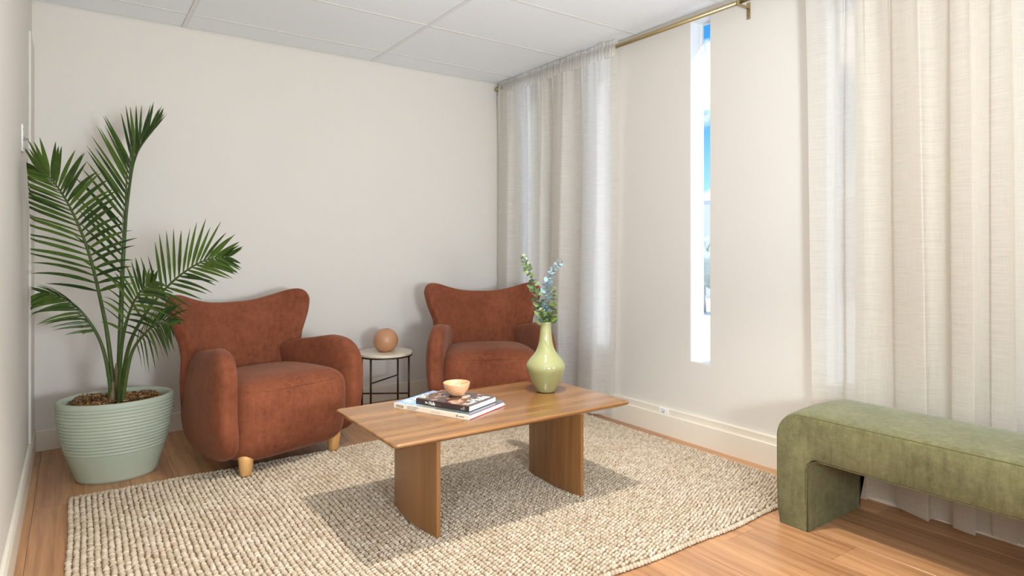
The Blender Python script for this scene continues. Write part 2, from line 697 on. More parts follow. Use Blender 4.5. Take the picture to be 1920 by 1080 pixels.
def building(x, y, w, d, h, label, rz):
    t = thing('building', label, 'building', (x, y, -3.2), rz, 'pale low buildings outside the window')
    box('wall', (-w / 2, -d / 2, 0), (w / 2, d / 2, h), M['pale_wall'], t)
    box('roof', (-w / 2 - 0.2, -d / 2 - 0.2, h), (w / 2 + 0.2, d / 2 + 0.2, h + 0.35), M['roof_grey'], t)
    n = int(w / 3)
    for k in range(n):
        xx = -w / 2 + (k + 0.5) * w / n
        for zz in ([1.0, 4.2] if h > 6 else [1.0]):
            box('window', (xx - 0.8, -d / 2 - 0.03, zz), (xx + 0.8, -d / 2, zz + 1.5), M['far_glass'], t)
    return t


building(50, 39, 30, 10, 8.3, 'long pale two-storey building seen through the slit window', -0.92)
building(38, -8, 14, 9, 7.0, 'pale box-shaped building to the right of the view outside', -1.4)
for (x, y, r, s) in ((35.4, 27.6, 1.7, 3), (39.0, 22.0, 1.4, 4), (31.0, 32.5, 1.4, 5)):
    t = thing('tree', ['round pale green street tree in front of the far building', 'small pale green street tree right of the round one', 'small pale green street tree left of the round one'][s - 3], 'tree', (x, y, -3.2))
    bm = bmesh.new()
    bmesh.ops.create_icosphere(bm, subdivisions=3, radius=r)
    for vv in bm.verts:
        vv.co *= 1 + 0.22 * math.sin(vv.co.x * 5 + s) * math.sin(vv.co.y * 4.3) + 0.12 * math.sin(vv.co.z * 9 + s)
        vv.co.z += 3.6
    bm_obj('crown', bm, M['foliage'], t, True)
    tube('trunk', [(0, 0, 0), (0.03, 0, 1.4), (0, 0.02, 3.2)], [0.14, 0.1, 0.06], M['bark'], t)

# ------------------------------------------------------------------ light switch on the left wall
t = thing('light_switch', 'white wall switch plate with one toggle on the left wall above the palm', 'switch', (XL, 3.44, 1.58))
box('switch_plate', (0, -0.036, -0.058), (0.006, 0.036, 0.058), M['plate'], t, 0.002, 2)
bm = bmesh.new()
add_box(bm, (0.004, -0.005, -0.010), (0.010, 0.005, 0.010), 0.001, 1)
add_box(bm, (0.008, -0.004, -0.004), (0.024, 0.004, 0.004), 0.0015, 1)
bm_obj('toggle', bm, M['screw'], t)
for z in (-0.042, 0.042):
    v, f = lathe_data([(0.0045, 0), (0.0045, 0.0015), (0.002, 0.0025)], 12, close_top=True)
    v = [(c + 0.005, b, a + z) for a, b, c in v]
    mesh_obj('screw', v, f, M['screw'], t, False)

# small outlet plate in the skirting under the slit window
t = thing('wall_outlet', 'small white outlet plate in the skirting below the slit window', 'outlet', (XR - 0.018, 2.545, 0.139))
box('cover_plate', (-0.004, -0.036, -0.016), (0, 0.036, 0.016), M['plate'], t, 0.0015, 1)
bm = bmesh.new()
for (y, z) in ((0.012, 0.006), (0.012, -0.006), (-0.004, 0.0), (0.002, -0.008)):
    add_box(bm, (-0.0048, y - 0.003, z - 0.0025), (-0.0035, y + 0.003, z + 0.0025))
bm_obj('socket_holes', bm, M['dark_slot'], t)

# ------------------------------------------------------------------ rug
RX0, RX1, RY0, RY1 = -0.015, 2.79, 1.53, 3.365
rug = thing('jute_rug', 'chunky woven beige jute rug under the coffee table', 'rug', ((RX0 + RX1) / 2, (RY0 + RY1) / 2, 0))
rcx, rcy = (RX0 + RX1) / 2, (RY0 + RY1) / 2


def wob(x, y):
    """gentle waviness of the rug in plan"""
    return (0.006 * np.sin(x * 3.1 + 1) * np.sin(y * 4.0), 0.006 * np.sin(x * 5.3 + 0.4) + 0.004 * np.sin(x * 13 + 2))


bm = bmesh.new()
add_box(bm, (RX0 - rcx + 0.012, RY0 - rcy + 0.012, 0.0005), (RX1 - rcx - 0.012, RY1 - rcy - 0.012, 0.006))
bm_obj('backing', bm, M['jute_base'], rug)


def bead_template(nl=7, nr=3):
    """upper part of an ellipsoid, unit size, elongated along x"""
    vs, fs = [], []
    for i in range(nr):
        th = (i / nr) * PI / 2 * 1.0 - 0.25
        for j in range(nl):
            a = 2 * PI * j / nl
            vs.append((math.cos(th) * math.cos(a), math.cos(th) * math.sin(a), math.sin(th)))
    vs.append((0, 0, 1))
    for i in range(nr - 1):
        for j in range(nl):
            a, b = i * nl + j, i * nl + (j + 1) % nl
            fs.append((a, b, b + nl))
            fs.append((a, b + nl, a + nl))
    top = nr * nl
    for j in range(nl):
        fs.append(((nr - 1) * nl + j, (nr - 1) * nl + (j + 1) % nl, top))
    return np.array(vs), np.array(fs)


def beads(name, cx_, cy_, sx, sy, sz, ang, zc, parent, mat):
    T, Fc = bead_template()
    n = len(cx_)
    ca, sa = np.cos(ang), np.sin(ang)
    X = T[None, :, 0] * sx[:, None]
    Y = T[None, :, 1] * sy[:, None]
    Z = T[None, :, 2] * sz[:, None] + zc[:, None]
    jit = 1 + rng.normal(0, 0.06, X.shape)
    X, Y = X * jit, Y * jit
    P = np.stack([cx_[:, None] + X * ca[:, None] - Y * sa[:, None], cy_[:, None] + X * sa[:, None] + Y * ca[:, None], Z], -1).reshape(-1, 3)
    FF = (Fc[None] + (np.arange(n) * len(T))[:, None, None]).reshape(-1, 3)
    me = bpy.data.meshes.new(name)
    me.vertices.add(len(P))
    me.vertices.foreach_set('co', P.astype(np.float32).ravel())
    me.loops.add(FF.size)
    me.loops.foreach_set('vertex_index', FF.astype(np.int32).ravel())
    me.polygons.add(len(FF))
    me.polygons.foreach_set('loop_start', np.arange(0, FF.size, 3, dtype=np.int32))
    me.update(calc_edges=True)
    me.validate()
    return tag(finish(name, me, mat, parent, True), kind='stuff')


px_, py_ = 0.0212, 0.0158
nx, ny = int((RX1 - RX0) / px_), int((RY1 - RY0 - 0.03) / py_)
I, J = np.meshgrid(np.arange(nx), np.arange(ny), indexing='ij')
bx = RX0 + (I + 0.5) * (RX1 - RX0) / nx
by = RY0 + 0.015 + (J + 0.5 + 0.5 * (I % 2)) * (RY1 - RY0 - 0.03) / (ny + 0.5)
# rows wander and pinch a little
bx = bx + 0.004 * np.sin(by * 7 + 1.3 * np.sin(bx * 2.1)) + rng.normal(0, 0.0012, bx.shape)
by = by + rng.normal(0, 0.0014, by.shape) + 0.004 * np.sin(bx * 9)
dx, dy = wob(bx, by)
bx, by = (bx + dx).ravel(), (by + dy).ravel()
n = len(bx)
beads('weave', bx - rcx, by - rcy, px_ * 0.515 * (1 + rng.normal(0, 0.08, n)), py_ * 0.47 * (1 + rng.normal(0, 0.08, n)),
      0.0100 * (1 + rng.normal(0, 0.12, n)), rng.normal(0.12, 0.16, n), 0.0055 + rng.normal(0, 0.0006, n), rug, M['jute'])
# braided border along the two short-pile ends
ex, ey = [], []
for yy in (RY0 + 0.004, RY1 - 0.004):
    k = int((RX1 - RX0) / 0.0165)
    xx = RX0 + (np.arange(k) + 0.5) * (RX1 - RX0) / k
    d = wob(xx, np.full(k, yy))
    ex.append(xx + d[0])
    ey.append(yy + d[1])
ex, ey = np.concatenate(ex), np.concatenate(ey)
n = len(ex)
beads('border_braid', ex - rcx, ey - rcy, np.full(n, 0.0135) * (1 + rng.normal(0, 0.07, n)), np.full(n, 0.0095), 0.0098 * (1 + rng.normal(0, 0.1, n)),
      rng.normal(0.9, 0.12, n), np.full(n, 0.0065), rug, M['jute'])
RUG_TOP = 0.0145

# ------------------------------------------------------------------ armchairs


def chair_back():
    zb = 0.14
    kn = [(0.14, 0.335), (0.40, 0.335), (0.52, 0.327), (0.60, 0.340), (0.70, 0.382), (0.79, 0.412), (0.90, 0.418)]

    def shape(X, Y, Z):
        s = Z
        au = min(1.0, abs(X))
        z = zb + s * (0.785 + 0.165 * au ** 2.7 - zb)
        hw = float(np.interp(z, [k[0] for k in kn], [k[1] for k in kn]))
        t = 0.062 - 0.018 * s + 0.010 * au ** 2
        y = 0.255 + 0.085 * (s - 0.2) - (0.11 + 0.05 * s) * au ** 3.2
        # the wings turn forward: thickness follows the turned normal
        sl = (0.11 + 0.05 * s) * 3.2 * au ** 2.2 / hw
        c = 1 / math.sqrt(1 + sl * sl)
        return (X * hw + math.copysign(1, X) * Y * t * sl * c * 0.8, y + Y * t * c, z)
    return rounded_block((-1, -1, 0), (1, 1, 1), 5.0, 36, shape)


def chair_arm(sgn):
    def shape(x, y, z):
        b = (z - 0.062) / 0.545
        a = (y + 0.375) / 0.645
        ztop = float(np.interp(a, [0, 0.15, 0.32, 0.55, 0.8, 1.0], [0.0, 0.004, 0.0, -0.026, -0.045, -0.045]))
        zz = z + ztop * max(0.0, b)
        xo = 0.345 + 0.024 * math.sin(PI * min(1, max(0, b * 0.92 + 0.05))) - 0.026 * (1 - b) ** 2
        xo -= 0.125 * max(0, a) ** 1.4 * (0.5 + 0.5 * b)
        yy = y + 0.02 * (1 - b) * (1 - a)
        return (sgn * (xo + x * (1 - 0.12 * a)), yy, zz)
    v, f = rounded_block((-0.064, -0.375, 0.062), (0.064, 0.27, 0.607), 3.7, 28, shape)
    if sgn < 0:
        f = [tuple(reversed(q)) for q in f]
    return v, f


def rounded_block(lo, hi, p=5.0, n=26, deform=None):
    """superellipsoid-like cushion"""
    vs, fs, key = [], [], {}
    c = [(a + b) / 2 for a, b in zip(lo, hi)]
    h = [(b - a) / 2 for a, b in zip(lo, hi)]

    def vert(q):
        k = tuple(round(t, 5) for t in q)
        if k not in key:
            m = sum(abs(t) ** p for t in q) ** (1 / p)
            w = [c[i] + h[i] * q[i] / m for i in range(3)]
            if deform:
                w = deform(*w)
            key[k] = len(vs)
            vs.append(w)
        return key[k]
    g = [math.tan(PI / 4 * (2 * i / n - 1)) for i in range(n + 1)]
    for ax in range(3):
        for sg in (-1, 1):
            for i in range(n):
                for j in range(n):
                    quad = []
                    for (a, b) in ((i, j), (i + 1, j), (i + 1, j + 1), (i, j + 1)):
                        q = [0, 0, 0]
                        q[ax] = sg
                        q[(ax + 1) % 3] = g[a]
                        q[(ax + 2) % 3] = g[b]
                        quad.append(vert(q))
                    fs.append(tuple(quad if sg > 0 else reversed(quad)))
    return vs, fs


def seat_deform(x, y, z):
    t = (z - 0.058) / 0.39
    if y < 0:
        y -= 0.030 * math.sin(PI * min(1, max(0, t))) * (1 - (x / 0.33) ** 2)       # belly of the front
        y += 0.03 * (1 - min(1, max(0, t))) ** 2
    if t > 0.5:
        z += 0.014 * (1 - (x / 0.33) ** 2) - 0.05 * max(0, y + 0.1)                  # crown, falling to the back
    return (x, y, z)


def make_armchair(label, loc, rz, drops):
    t = thing('armchair', label, 'armchair', loc, rz, 'rust velvet armchairs')
    v, f = chair_back()
    mesh_obj('backrest', v, f, M['rust'], t, True)
    for s in (-1, 1):
        v, f = chair_arm(s)
        mesh_obj('arm', v, f, M['rust'], t, True)
    v, f = rounded_block((-0.322, -0.385, 0.044), (0.322, 0.22, 0.448), 5.5, 30, seat_deform)
    seat = mesh_obj('seat', v, f, M['rust'], t, True)
    zs = 0.405
    ring = [Vector(p) for p in v if abs(p[2] - zs) < 0.02 and p[1] < -0.30]
    pts = []
    for k in range(25):
        x = -0.27 + 0.54 * k / 24
        c = min(ring, key=lambda q: abs(q.x - x) + 0.8 * abs(q.z - zs))
        pts.append((x, c.y - 0.0005, zs))
    for k in range(1, 24):
        pts[k] = (pts[k][0], (pts[k - 1][1] + pts[k][1] + pts[k + 1][1]) / 3, zs)
    tube('seam', pts, 0.0018, M['rust'], t, 6)
    # the legs off the rug reach down to the bare floor
    for (sx, y), dz in zip(((-1, -0.292), (1, -0.292), (-0.8, 0.15), (0.8, 0.15)), drops):
        vv, ff = lathe_data([(0.024, -dz), (0.0275, 0.004 - dz), (0.036, 0.08), (0.037, 0.105)], 20, close_top=True)
        o = mesh_obj('leg', vv, ff, M['chair_leg'], t, True)
        o.location = (sx * 0.250, y, 0)
    return t


make_armchair('rust velvet wingback armchair beside the potted palm', (0.842, 3.562, RUG_TOP), math.radians(16.5), (0, 0, RUG_TOP, RUG_TOP))
make_armchair('rust velvet wingback armchair in the corner by the white curtain', (2.306, 3.592, RUG_TOP), math.radians(-25.8), (RUG_TOP, 0, RUG_TOP, RUG_TOP))

# ------------------------------------------------------------------ coffee table
TB = Vector((1.468, 2.285, RUG_TOP))
TZ = 0.430 - RUG_TOP
table = thing('coffee_table', 'rectangular walnut coffee table with two slab legs on the jute rug', 'table', TB, math.radians(-0.6))


def tabletop():
    hx, hy, th = 0.565, 0.303, 0.036

    def ring(inset, z, r, n=8):
        pts = []
        ax, ay = hx - inset, hy - inset
        for (cx_, cy_, a0) in ((1, 1, 0), (-1, 1, 90), (-1, -1, 180), (1, -1, 270)):
            for k in range(n + 1):
                a = math.radians(a0 + 90 * k / n)
                pts.append((cx_ * (ax - r) + r * math.cos(a), cy_ * (ay - r) + r * math.sin(a), z))
        return pts
    prof = [(0.010, TZ), (0.004, TZ - 0.0012), (0.0012, TZ - 0.004), (0.0, TZ - 0.008), (0.001, TZ - 0.012), (0.005, TZ - 0.0155), (0.03, TZ - 0.027), (0.055, TZ - th)]
    vs, fs = [], []
    m = 36
    for ins, z in prof:
        vs += ring(ins, z, max(0.022 - ins * 0.3, 0.006))
    for i in range(len(prof) - 1):
        for j in range(m):
            a, b = i * m + j, i * m + (j + 1) % m
            fs.append((a + m, b + m, b, a))
    fs.append(tuple(range(m)))
    fs.append(tuple(reversed(range((len(prof) - 1) * m, len(prof) * m))))
    return vs, fs


v, f = tabletop()
top = mesh_obj('tabletop', v, f, M['table'], table, True)
md = top.modifiers.new('edge_split', 'EDGE_SPLIT')
md.split_angle = math.radians(40)
for xc in (-0.335, 0.375):
    ny_ = 24
    pts = []
    hl, tk = 0.193, 0.027
    for k in range(ny_ + 1):
        y = -hl + 2 * hl * k / ny_
        pts.append((0.008 + (tk - 0.008) * (1 - (y / hl) ** 2), y))
    plan = [(-a, y) for a, y in pts] + [(a, y) for a, y in reversed(pts)]
    m = len(plan)
    vs = [(xc + a, y, z) for z in (0.0, TZ - 0.034) for a, y in plan]
    fs = [(j, (j + 1) % m, m + (j + 1) % m, m + j) for j in range(m)] + [tuple(reversed(range(m))), tuple(range(m, 2 * m))]
    o = mesh_obj('leg', vs, fs, M['table_leg'], table, True)
    md = o.modifiers.new('edge_split', 'EDGE_SPLIT')
    md.split_angle = math.radians(50)

# ------------------------------------------------------------------ books
BA = math.atan2(-0.914, 0.405)
M['paper'] = plain('page_block', (0.80, 0.84, 0.90, 1), 0.8)
M['spine_white'] = plain('cream_spine', srgb(226, 216, 198), 0.45)
M['spine_dark'] = plain('dark_spine', srgb(58, 42, 40), 0.4)
M['red_cloth'] = plain('red_cloth', srgb(150, 44, 52), 0.6)
M['ink'] = plain('black_ink', srgb(62, 56, 54), 0.6)
M['ink_white'] = plain('white_ink', (0.86, 0.85, 0.83, 1), 0.5)
M['ink_grey'] = plain('grey_ink', srgb(150, 140, 130), 0.6)


def india_cover():
    m = Mat('blue_cover_print')
    v = m.coords()
    sp = m.n('ShaderNodeSeparateXYZ')
    m.link(v, sp.inputs[0])
    mr = m.n('ShaderNodeMapRange')
    mr.inputs['From Min'].default_value = 0.0
    mr.inputs['From Max'].default_value = 0.39
    m.link(sp.outputs['X'], mr.inputs['Value'])
    c = m.ramp(mr.outputs[0], [(0.0, srgb(150, 186, 222)), (0.25, srgb(164, 196, 226)), (0.36, srgb(150, 158, 150)), (0.62, srgb(96, 104, 98)), (1.0, srgb(92, 112, 122))])
    no = m.noise(v, 40, 4)
    c = m.mix(m.ramp(no, [(0.45, (0, 0, 0)), (0.62, (0.35, 0.35, 0.35))]), c, srgb(70, 66, 60))
    m.base(c)
    m.set(Roughness=0.25, Coat_Weight=0.3)
    return m.m


def hula_cover():
    m = Mat('collage_cover_print')
    v = m.coords()
    vo = m.n('ShaderNodeTexVoronoi', feature='F1')
    vo.inputs['Scale'].default_value = 26
    vo.inputs['Randomness'].default_value = 1
    dn = m.n('ShaderNodeTexNoise')
    dn.inputs['Scale'].default_value = 18
    dn.inputs['Detail'].default_value = 3
    m.link(v, dn.inputs['Vector'])
    vv = m.n('ShaderNodeMixRGB')
    vv.inputs['Fac'].default_value = 0.10
    m.link(v, vv.inputs['Color1'])
    m.link(dn.outputs['Color'], vv.inputs['Color2'])
    m.link(vv.outputs[0], vo.inputs['Vector'])
    sp = m.n('ShaderNodeSeparateColor')
    m.link(vo.outputs['Color'], sp.inputs[0])
    c = m.ramp(sp.outputs[0], [(0.0, srgb(60, 42, 40)), (0.28, srgb(196, 160, 138)), (0.5, srgb(226, 206, 190)), (0.68, srgb(96, 62, 48)), (0.85, srgb(170, 120, 96))])
    c.node.color_ramp.interpolation = 'CONSTANT'
    f = m.noise(v, 60, 4)
    c = m.mix(m.ramp(f, [(0.42, (0.0, 0, 0)), (0.6, (0.55, 0.55, 0.55))]), c, srgb(78, 54, 48))
    sx_ = m.n('ShaderNodeSeparateXYZ')
    m.link(v, sx_.inputs[0])
    band = m.ramp(sx_.outputs['X'], [(0.195, (0, 0, 0)), (0.212, (0.92, 0.92, 0.92))])
    c = m.mix(band, c, srgb(70, 54, 50))
    m.base(c)
    m.set(Roughness=0.25, Coat_Weight=0.3)
    return m.m


M['india'] = india_cover()
M['hula'] = hula_cover()


def text(body, size, loc, rot, mat, parent, name, bold=0.0, shear=0.0, sx=1.0):
    cu = bpy.data.curves.new(name, 'FONT')
    cu.body = body
    cu.size = size
    cu.offset = bold
    cu.shear = shear
    cu.extrude = 0.0001
    cu.resolution_u = 3
    cu.materials.append(mat)
    o = bpy.data.objects.new(name, cu)
    C.objects.link(o)
    bpy.context.view_layer.update()
    me = bpy.data.meshes.new_from_object(o.evaluated_get(bpy.context.evaluated_depsgraph_get()))
    bpy.data.objects.remove(o)
    me.name = name
    if not me.materials:
        me.materials.append(mat)
    o = bpy.data.objects.new(name, me)
    C.objects.link(o)
    o.parent = parent
    o.location = loc
    o.rotation_euler = rot
    o.scale = (sx, 1, 1)
    return o


def book(name, label, loc, L_, W_, T_, cover, spine, under):
    """local x along the spine, y away from the spine; spine at y = 0"""
    b = thing(name, label, 'book', loc, BA, 'books stacked on the coffee table')
    ct = 0.0022
    box('cover', (0, 0.001, T_ - ct), (L_, W_, T_), cover, b, 0.0006, 1)
    box('back_cover', (0, 0.001, 0), (L_, W_, ct), under, b, 0.0006, 1)
    box('spine', (0, 0, 0), (L_, 0.0024, T_), spine, b, 0.001, 2)
    box('page_block', (0.003, 0.0024, ct), (L_ - 0.003, W_ - 0.004, T_ - ct), M['paper'], b)
    return b


b1 = book('book', 'large cream-spined INDIA book with blue cover, lower of the two', (1.117, 2.467, 0.4302), 0.389, 0.266, 0.0215, M['india'], M['spine_white'], M['red_cloth'])
box('cover_edge', (0.3872, 0.002, 0.0185), (0.3896, 0.266, 0.0212), M['red_cloth'], b1)
R_SP = (PI / 2, 0, 0)
text('INDIA', 0.0165, (0.014, -0.0002, 0.0045), R_SP, M['ink'], b1, 'spine_title', 0.0002, 0, 0.92)
text('LAND OF DREAMS', 0.0066, (0.073, -0.0002, 0.0118), R_SP, M['ink'], b1, 'spine_subtitle', 0.0, 0, 1.1)
text('AND FANTASY', 0.0066, (0.073, -0.0002, 0.0042), R_SP, M['ink'], b1, 'spine_subtitle', 0.0, 0, 1.1)
text('GEORGE MICHELL', 0.0048, (0.20, -0.0002, 0.008), R_SP, M['ink_grey'], b1, 'spine_author', 0.0, 0, 1.3)
text('CI', 0.0105, (0.325, -0.0002, 0.0065), R_SP, M['ink'], b1, 'spine_emblem', 0.0006, 0, 0.9)
text('CRESCENT', 0.0055, (0.339, -0.0002, 0.0075), R_SP, M['ink'], b1, 'spine_publisher', 0.0002)
text('INDIA', 0.060, (0.058, 0.035, 0.0217), (0, 0, PI / 2), M['ink_white'], b1, 'cover_title', 0.0006, 0, 1.15)
slip = box('paper_slip', (0.33, 0.19, 0.0035), (0.386, 0.275, 0.0060), M['ink_white'], b1)

b2 = book('book', 'smaller dark-spined book The Hula, upper of the two under the wooden bowl', (1.184, 2.393, 0.4520), 0.272, 0.205, 0.0235, M['hula'], M['spine_dark'], M['spine_dark'])
text('the', 0.0115, (0.049, -0.0002, 0.0085), R_SP, M['ink_white'], b2, 'spine_title', 0.0002)
text('Hula', 0.0205, (0.069, -0.0002, 0.0055), R_SP, M['ink_white'], b2, 'spine_title', 0.0005, 0, 0.85)
text('revised edition', 0.0042, (0.107, -0.0002, 0.0085), R_SP, M['ink_grey'], b2, 'spine_subtitle')
bm = bmesh.new()
add_box(bm, (0.232, -0.0004, 0.006), (0.240, 0.0002, 0.0125))
add_box(bm, (0.242, -0.0004, 0.006), (0.2455, 0.0002, 0.0185))
add_box(bm, (0.247, -0.0004, 0.006), (0.2505, 0.0002, 0.0185))
bm_obj('spine_emblem', bm, M['ink_grey'], b2)
text('The', 0.034, (0.255, 0.012, 0.0237), (0, 0, PI / 2), M['ink_white'], b2, 'cover_title', 0.0004)
text('Hula', 0.066, (0.255, 0.068, 0.0237), (0, 0, PI / 2), M['ink_white'], b2, 'cover_title', 0.0010, 0, 0.92)

# wooden bowl on the upper book
bowl = thing('bowl', 'small pale turned wooden bowl on top of the stacked books', 'bowl', (1.352, 2.343, 0.4757))
prof = [(0.024, 0.0), (0.028, 0.001), (0.038, 0.010), (0.048, 0.022), (0.0545, 0.036), (0.057, 0.050), (0.0575, 0.054), (0.056, 0.0555), (0.0535, 0.0545), (0.0525, 0.050), (0.049, 0.036), (0.042, 0.022), (0.030, 0.012), (0.012, 0.008), (0.001, 0.0075)]
v, f = lathe_data(prof, 56, close_top=True)
mesh_obj('bowl_body', v, f, M['bowl'], bowl, True)

# ------------------------------------------------------------------ bottle vase with eucalyptus


def glaze(name, c1, c2):
    m = Mat(name)
    f = m.noise(m.coords(), 6, 2)
    m.base(m.mix(f, c1, c2))
    m.set(Roughness=0.09, Coat_Weight=0.3, Coat_Roughness=0.03)
    return m.m


M['vase'] = glaze('sage_glaze', srgb(138, 139, 94), srgb(147, 148, 103))
VX, VY, VZ = 1.832, 2.337, 0.4305
vase = thing('vase', 'glossy pale green long-necked bottle vase holding eucalyptus', 'vase', (VX, VY, VZ))
prof = [(0.030, 0), (0.041, 0.0015), (0.045, 0.006), (0.054, 0.022), (0.066, 0.045), (0.0765, 0.068), (0.086, 0.092), (0.0915, 0.108), (0.0928, 0.118), (0.0915, 0.129), (0.086, 0.142),
        (0.075, 0.157), (0.062, 0.171), (0.049, 0.188), (0.041, 0.204), (0.0345, 0.224), (0.0302, 0.248), (0.0278, 0.275), (0.0262, 0.300), (0.0258, 0.322), (0.0268, 0.327), (0.0255, 0.329), (0.0232, 0.327), (0.0225, 0.315), (0.0225, 0.24)]
v, f = lathe_data(prof, 64, close_top=True)
mesh_obj('vase_body', v, f, M['vase'], vase, True)


def leaf_mat(name, a, b, rough=0.45):
    m = Mat(name)
    oi = m.n('ShaderNodeObjectInfo')
    f = m.noise(m.coords(), 30, 3)
    x = m.mix(0.5, oi.outputs['Random'], f)
    col = m.ramp(x, [(0.3, a), (0.7, b)])
    m.base(col)
    m.set(Roughness=rough)
    tl = m.n('ShaderNodeBsdfTranslucent')
    m.link(col, tl.inputs['Color'])
    mx = m.n('ShaderNodeMixShader')
    mx.inputs[0].default_value = 0.28
    m.link(m.b.outputs[0], mx.inputs[1])
    m.link(tl.outputs[0], mx.inputs[2])
    m.link(mx.outputs[0], m.out.inputs['Surface'])
    return m.m


M['euc_green'] = leaf_mat('eucalyptus_green', srgb(92, 112, 74), srgb(140, 156, 112))
M['euc_blue'] = leaf_mat('eucalyptus_blue', srgb(118, 146, 154), srgb(152, 178, 186), 0.7)
M['euc_dark'] = leaf_mat('eucalyptus_dark', srgb(70, 92, 40), srgb(104, 124, 58))
M['twig'] = plain('twig', srgb(92, 84, 66), 0.7)


def round_leaf():
    """unit round leaf in the xy plane, stalk end at origin, slightly cupped"""
    vs, fs = [(0.5, 0, -0.06)], []
    n = 10
    for j in range(n):
        a = 2 * PI * j / n
        vs.append((0.5 - 0.5 * math.cos(a), 0.46 * math.sin(a), 0.04 * math.cos(2 * a)))
    for j in range(n):
        fs.append((0, 1 + j, 1 + (j + 1) % n))
    me = bpy.data.meshes.new('leaf')
    me.from_pydata(vs, [], fs)
    me.polygons.foreach_set('use_smooth', [True] * len(fs))
    return me


def eucalyptus(label, path, mat, n, s0, s1, smin=0.15, pitch=0.4):
    base = Vector(path[0])
    t = thing('eucalyptus_sprig', label, 'sprig', base, 0, 'eucalyptus sprigs in the green vase')
    P = [Vector(p) - base for p in smooth_path(path, 26)]
    low = Vector((0, 0, -0.10))
    tube('stem', [low] + P, [0.0016] * 14 + [0.0012] * 13, M['twig'], t, 6)
    me = round_leaf()
    me.materials.append(mat)
    for k in range(n):
        s = smin + (1 - smin) * k / (n - 1)
        i = min(int(s * 25), 24)
        p = P[i].lerp(P[i + 1], s * 25 - i)
        tan = (P[i + 1] - P[i]).normalized()
        size = s0 + (s1 - s0) * s
        a0 = k * PI / 2 + random.uniform(-0.3, 0.3)
        for side in (0, 1):
            a = a0 + PI * side
            ref = Vector((1, 0, 0)) - tan * tan.x
            ref.normalize()
            d = (ref * math.cos(a) + tan.cross(ref) * math.sin(a) + tan * (pitch + random.uniform(-0.2, 0.25))).normalized()
            nrm = (tan - d * tan.dot(d)).normalized()
            nrm = (nrm * 0.7 + Vector((random.uniform(-0.7, 0.1), random.uniform(-1.0, 0.0), random.uniform(-0.2, 0.3)))).normalized()
            yv = nrm.cross(d).normalized()
            zv = d.cross(yv)
            o = bpy.data.objects.new('leaf', me)
            C.objects.link(o)
            o.parent = t
            sz = size * random.uniform(0.85, 1.15)
            o.matrix_local = Matrix.Translation(p) @ Matrix((d, yv, zv)).transposed().to_4x4() @ Matrix.Scale(sz, 4)
    return t


eucalyptus('tall grey-green eucalyptus sprig leaning left out of the vase', [(1.824, 2.343, 0.757), (1.796, 2.344, 0.844), (1.769, 2.35, 0.945), (1.739, 2.359, 1.02), (1.723, 2.371, 1.07)], M['euc_green'], 19, 0.046, 0.018, 0.02)
eucalyptus('tall powdery blue eucalyptus sprig bending right out of the vase', [(1.838, 2.333, 0.757), (1.835, 2.341, 0.843), (1.847, 2.344, 0.93), (1.876, 2.336, 1.006), (1.922, 2.316, 1.046)], M['euc_blue'], 26, 0.038, 0.022, 0.02, 0.2)
eucalyptus('short dark green eucalyptus sprig at the right of the vase mouth', [(1.846, 2.327, 0.757), (1.849, 2.306, 0.807), (1.849, 2.294, 0.87), (1.841, 2.288, 0.918)], M['euc_dark'], 9, 0.040, 0.012, 0.02)
eucalyptus('tiny dark eucalyptus sprig low at the left of the vase mouth', [(1.83, 2.338, 0.757), (1.808, 2.325, 0.781), (1.790, 2.312, 0.815)], M['euc_dark'], 4, 0.028, 0.018, 0.02)

# ------------------------------------------------------------------ side table and ball vase
M['bronze'] = plain('bronze_metal', srgb(74, 56, 38), 0.38, Metallic=0.75)


def marble():
    m = Mat('cream_travertine')
    v = m.coords((3, 14, 3), rot=(0, 0, 0.6))
    f = m.noise(v, 2.0, 6, 0.65)
    m.base(m.ramp(f, [(0.35, srgb(196, 180, 156)), (0.55, srgb(224, 212, 192)), (0.7, srgb(232, 224, 208))]))
    m.set(Roughness=0.35)
    return m.m


M['marble'] = marble()
SX, SY, STZ = 1.695, 3.88, 0.427
st = thing('side_table', 'round cream stone side table on thin bronze legs between the armchairs', 'side table', (SX, SY, 0), -YAW)
v, f = lathe_data([(0.17, STZ - 0.018), (0.178, STZ - 0.017), (0.180, STZ - 0.014), (0.180, STZ - 0.004), (0.178, STZ - 0.001), (0.174, STZ)], 64, close_top=True)
mesh_obj('tabletop', v, f, M['marble'], st, True)
v, f = lathe_data([(0.160, STZ - 0.026), (0.179, STZ - 0.026), (0.179, STZ - 0.018), (0.160, STZ - 0.018), (0.160, STZ - 0.026)], 64, close_bottom=False)
mesh_obj('rim', v, f, M['bronze'], st, False)
lp = [(-0.153, 0.0), (-0.062, -0.145), (0.058, 0.145), (0.155, 0.012)]
for (x, y) in lp:
    tube('leg', [(x, y, 0), (x, y, STZ - 0.024)], 0.0065, M['bronze'], st, 12)
tube('stretcher', [(lp[0][0], lp[0][1], 0.148), (lp[3][0], lp[3][1], 0.148)], 0.005, M['bronze'], st, 8)
tube('stretcher', [(lp[1][0], lp[1][1], 0.244), (lp[2][0], lp[2][1], 0.244)], 0.005, M['bronze'], st, 8)

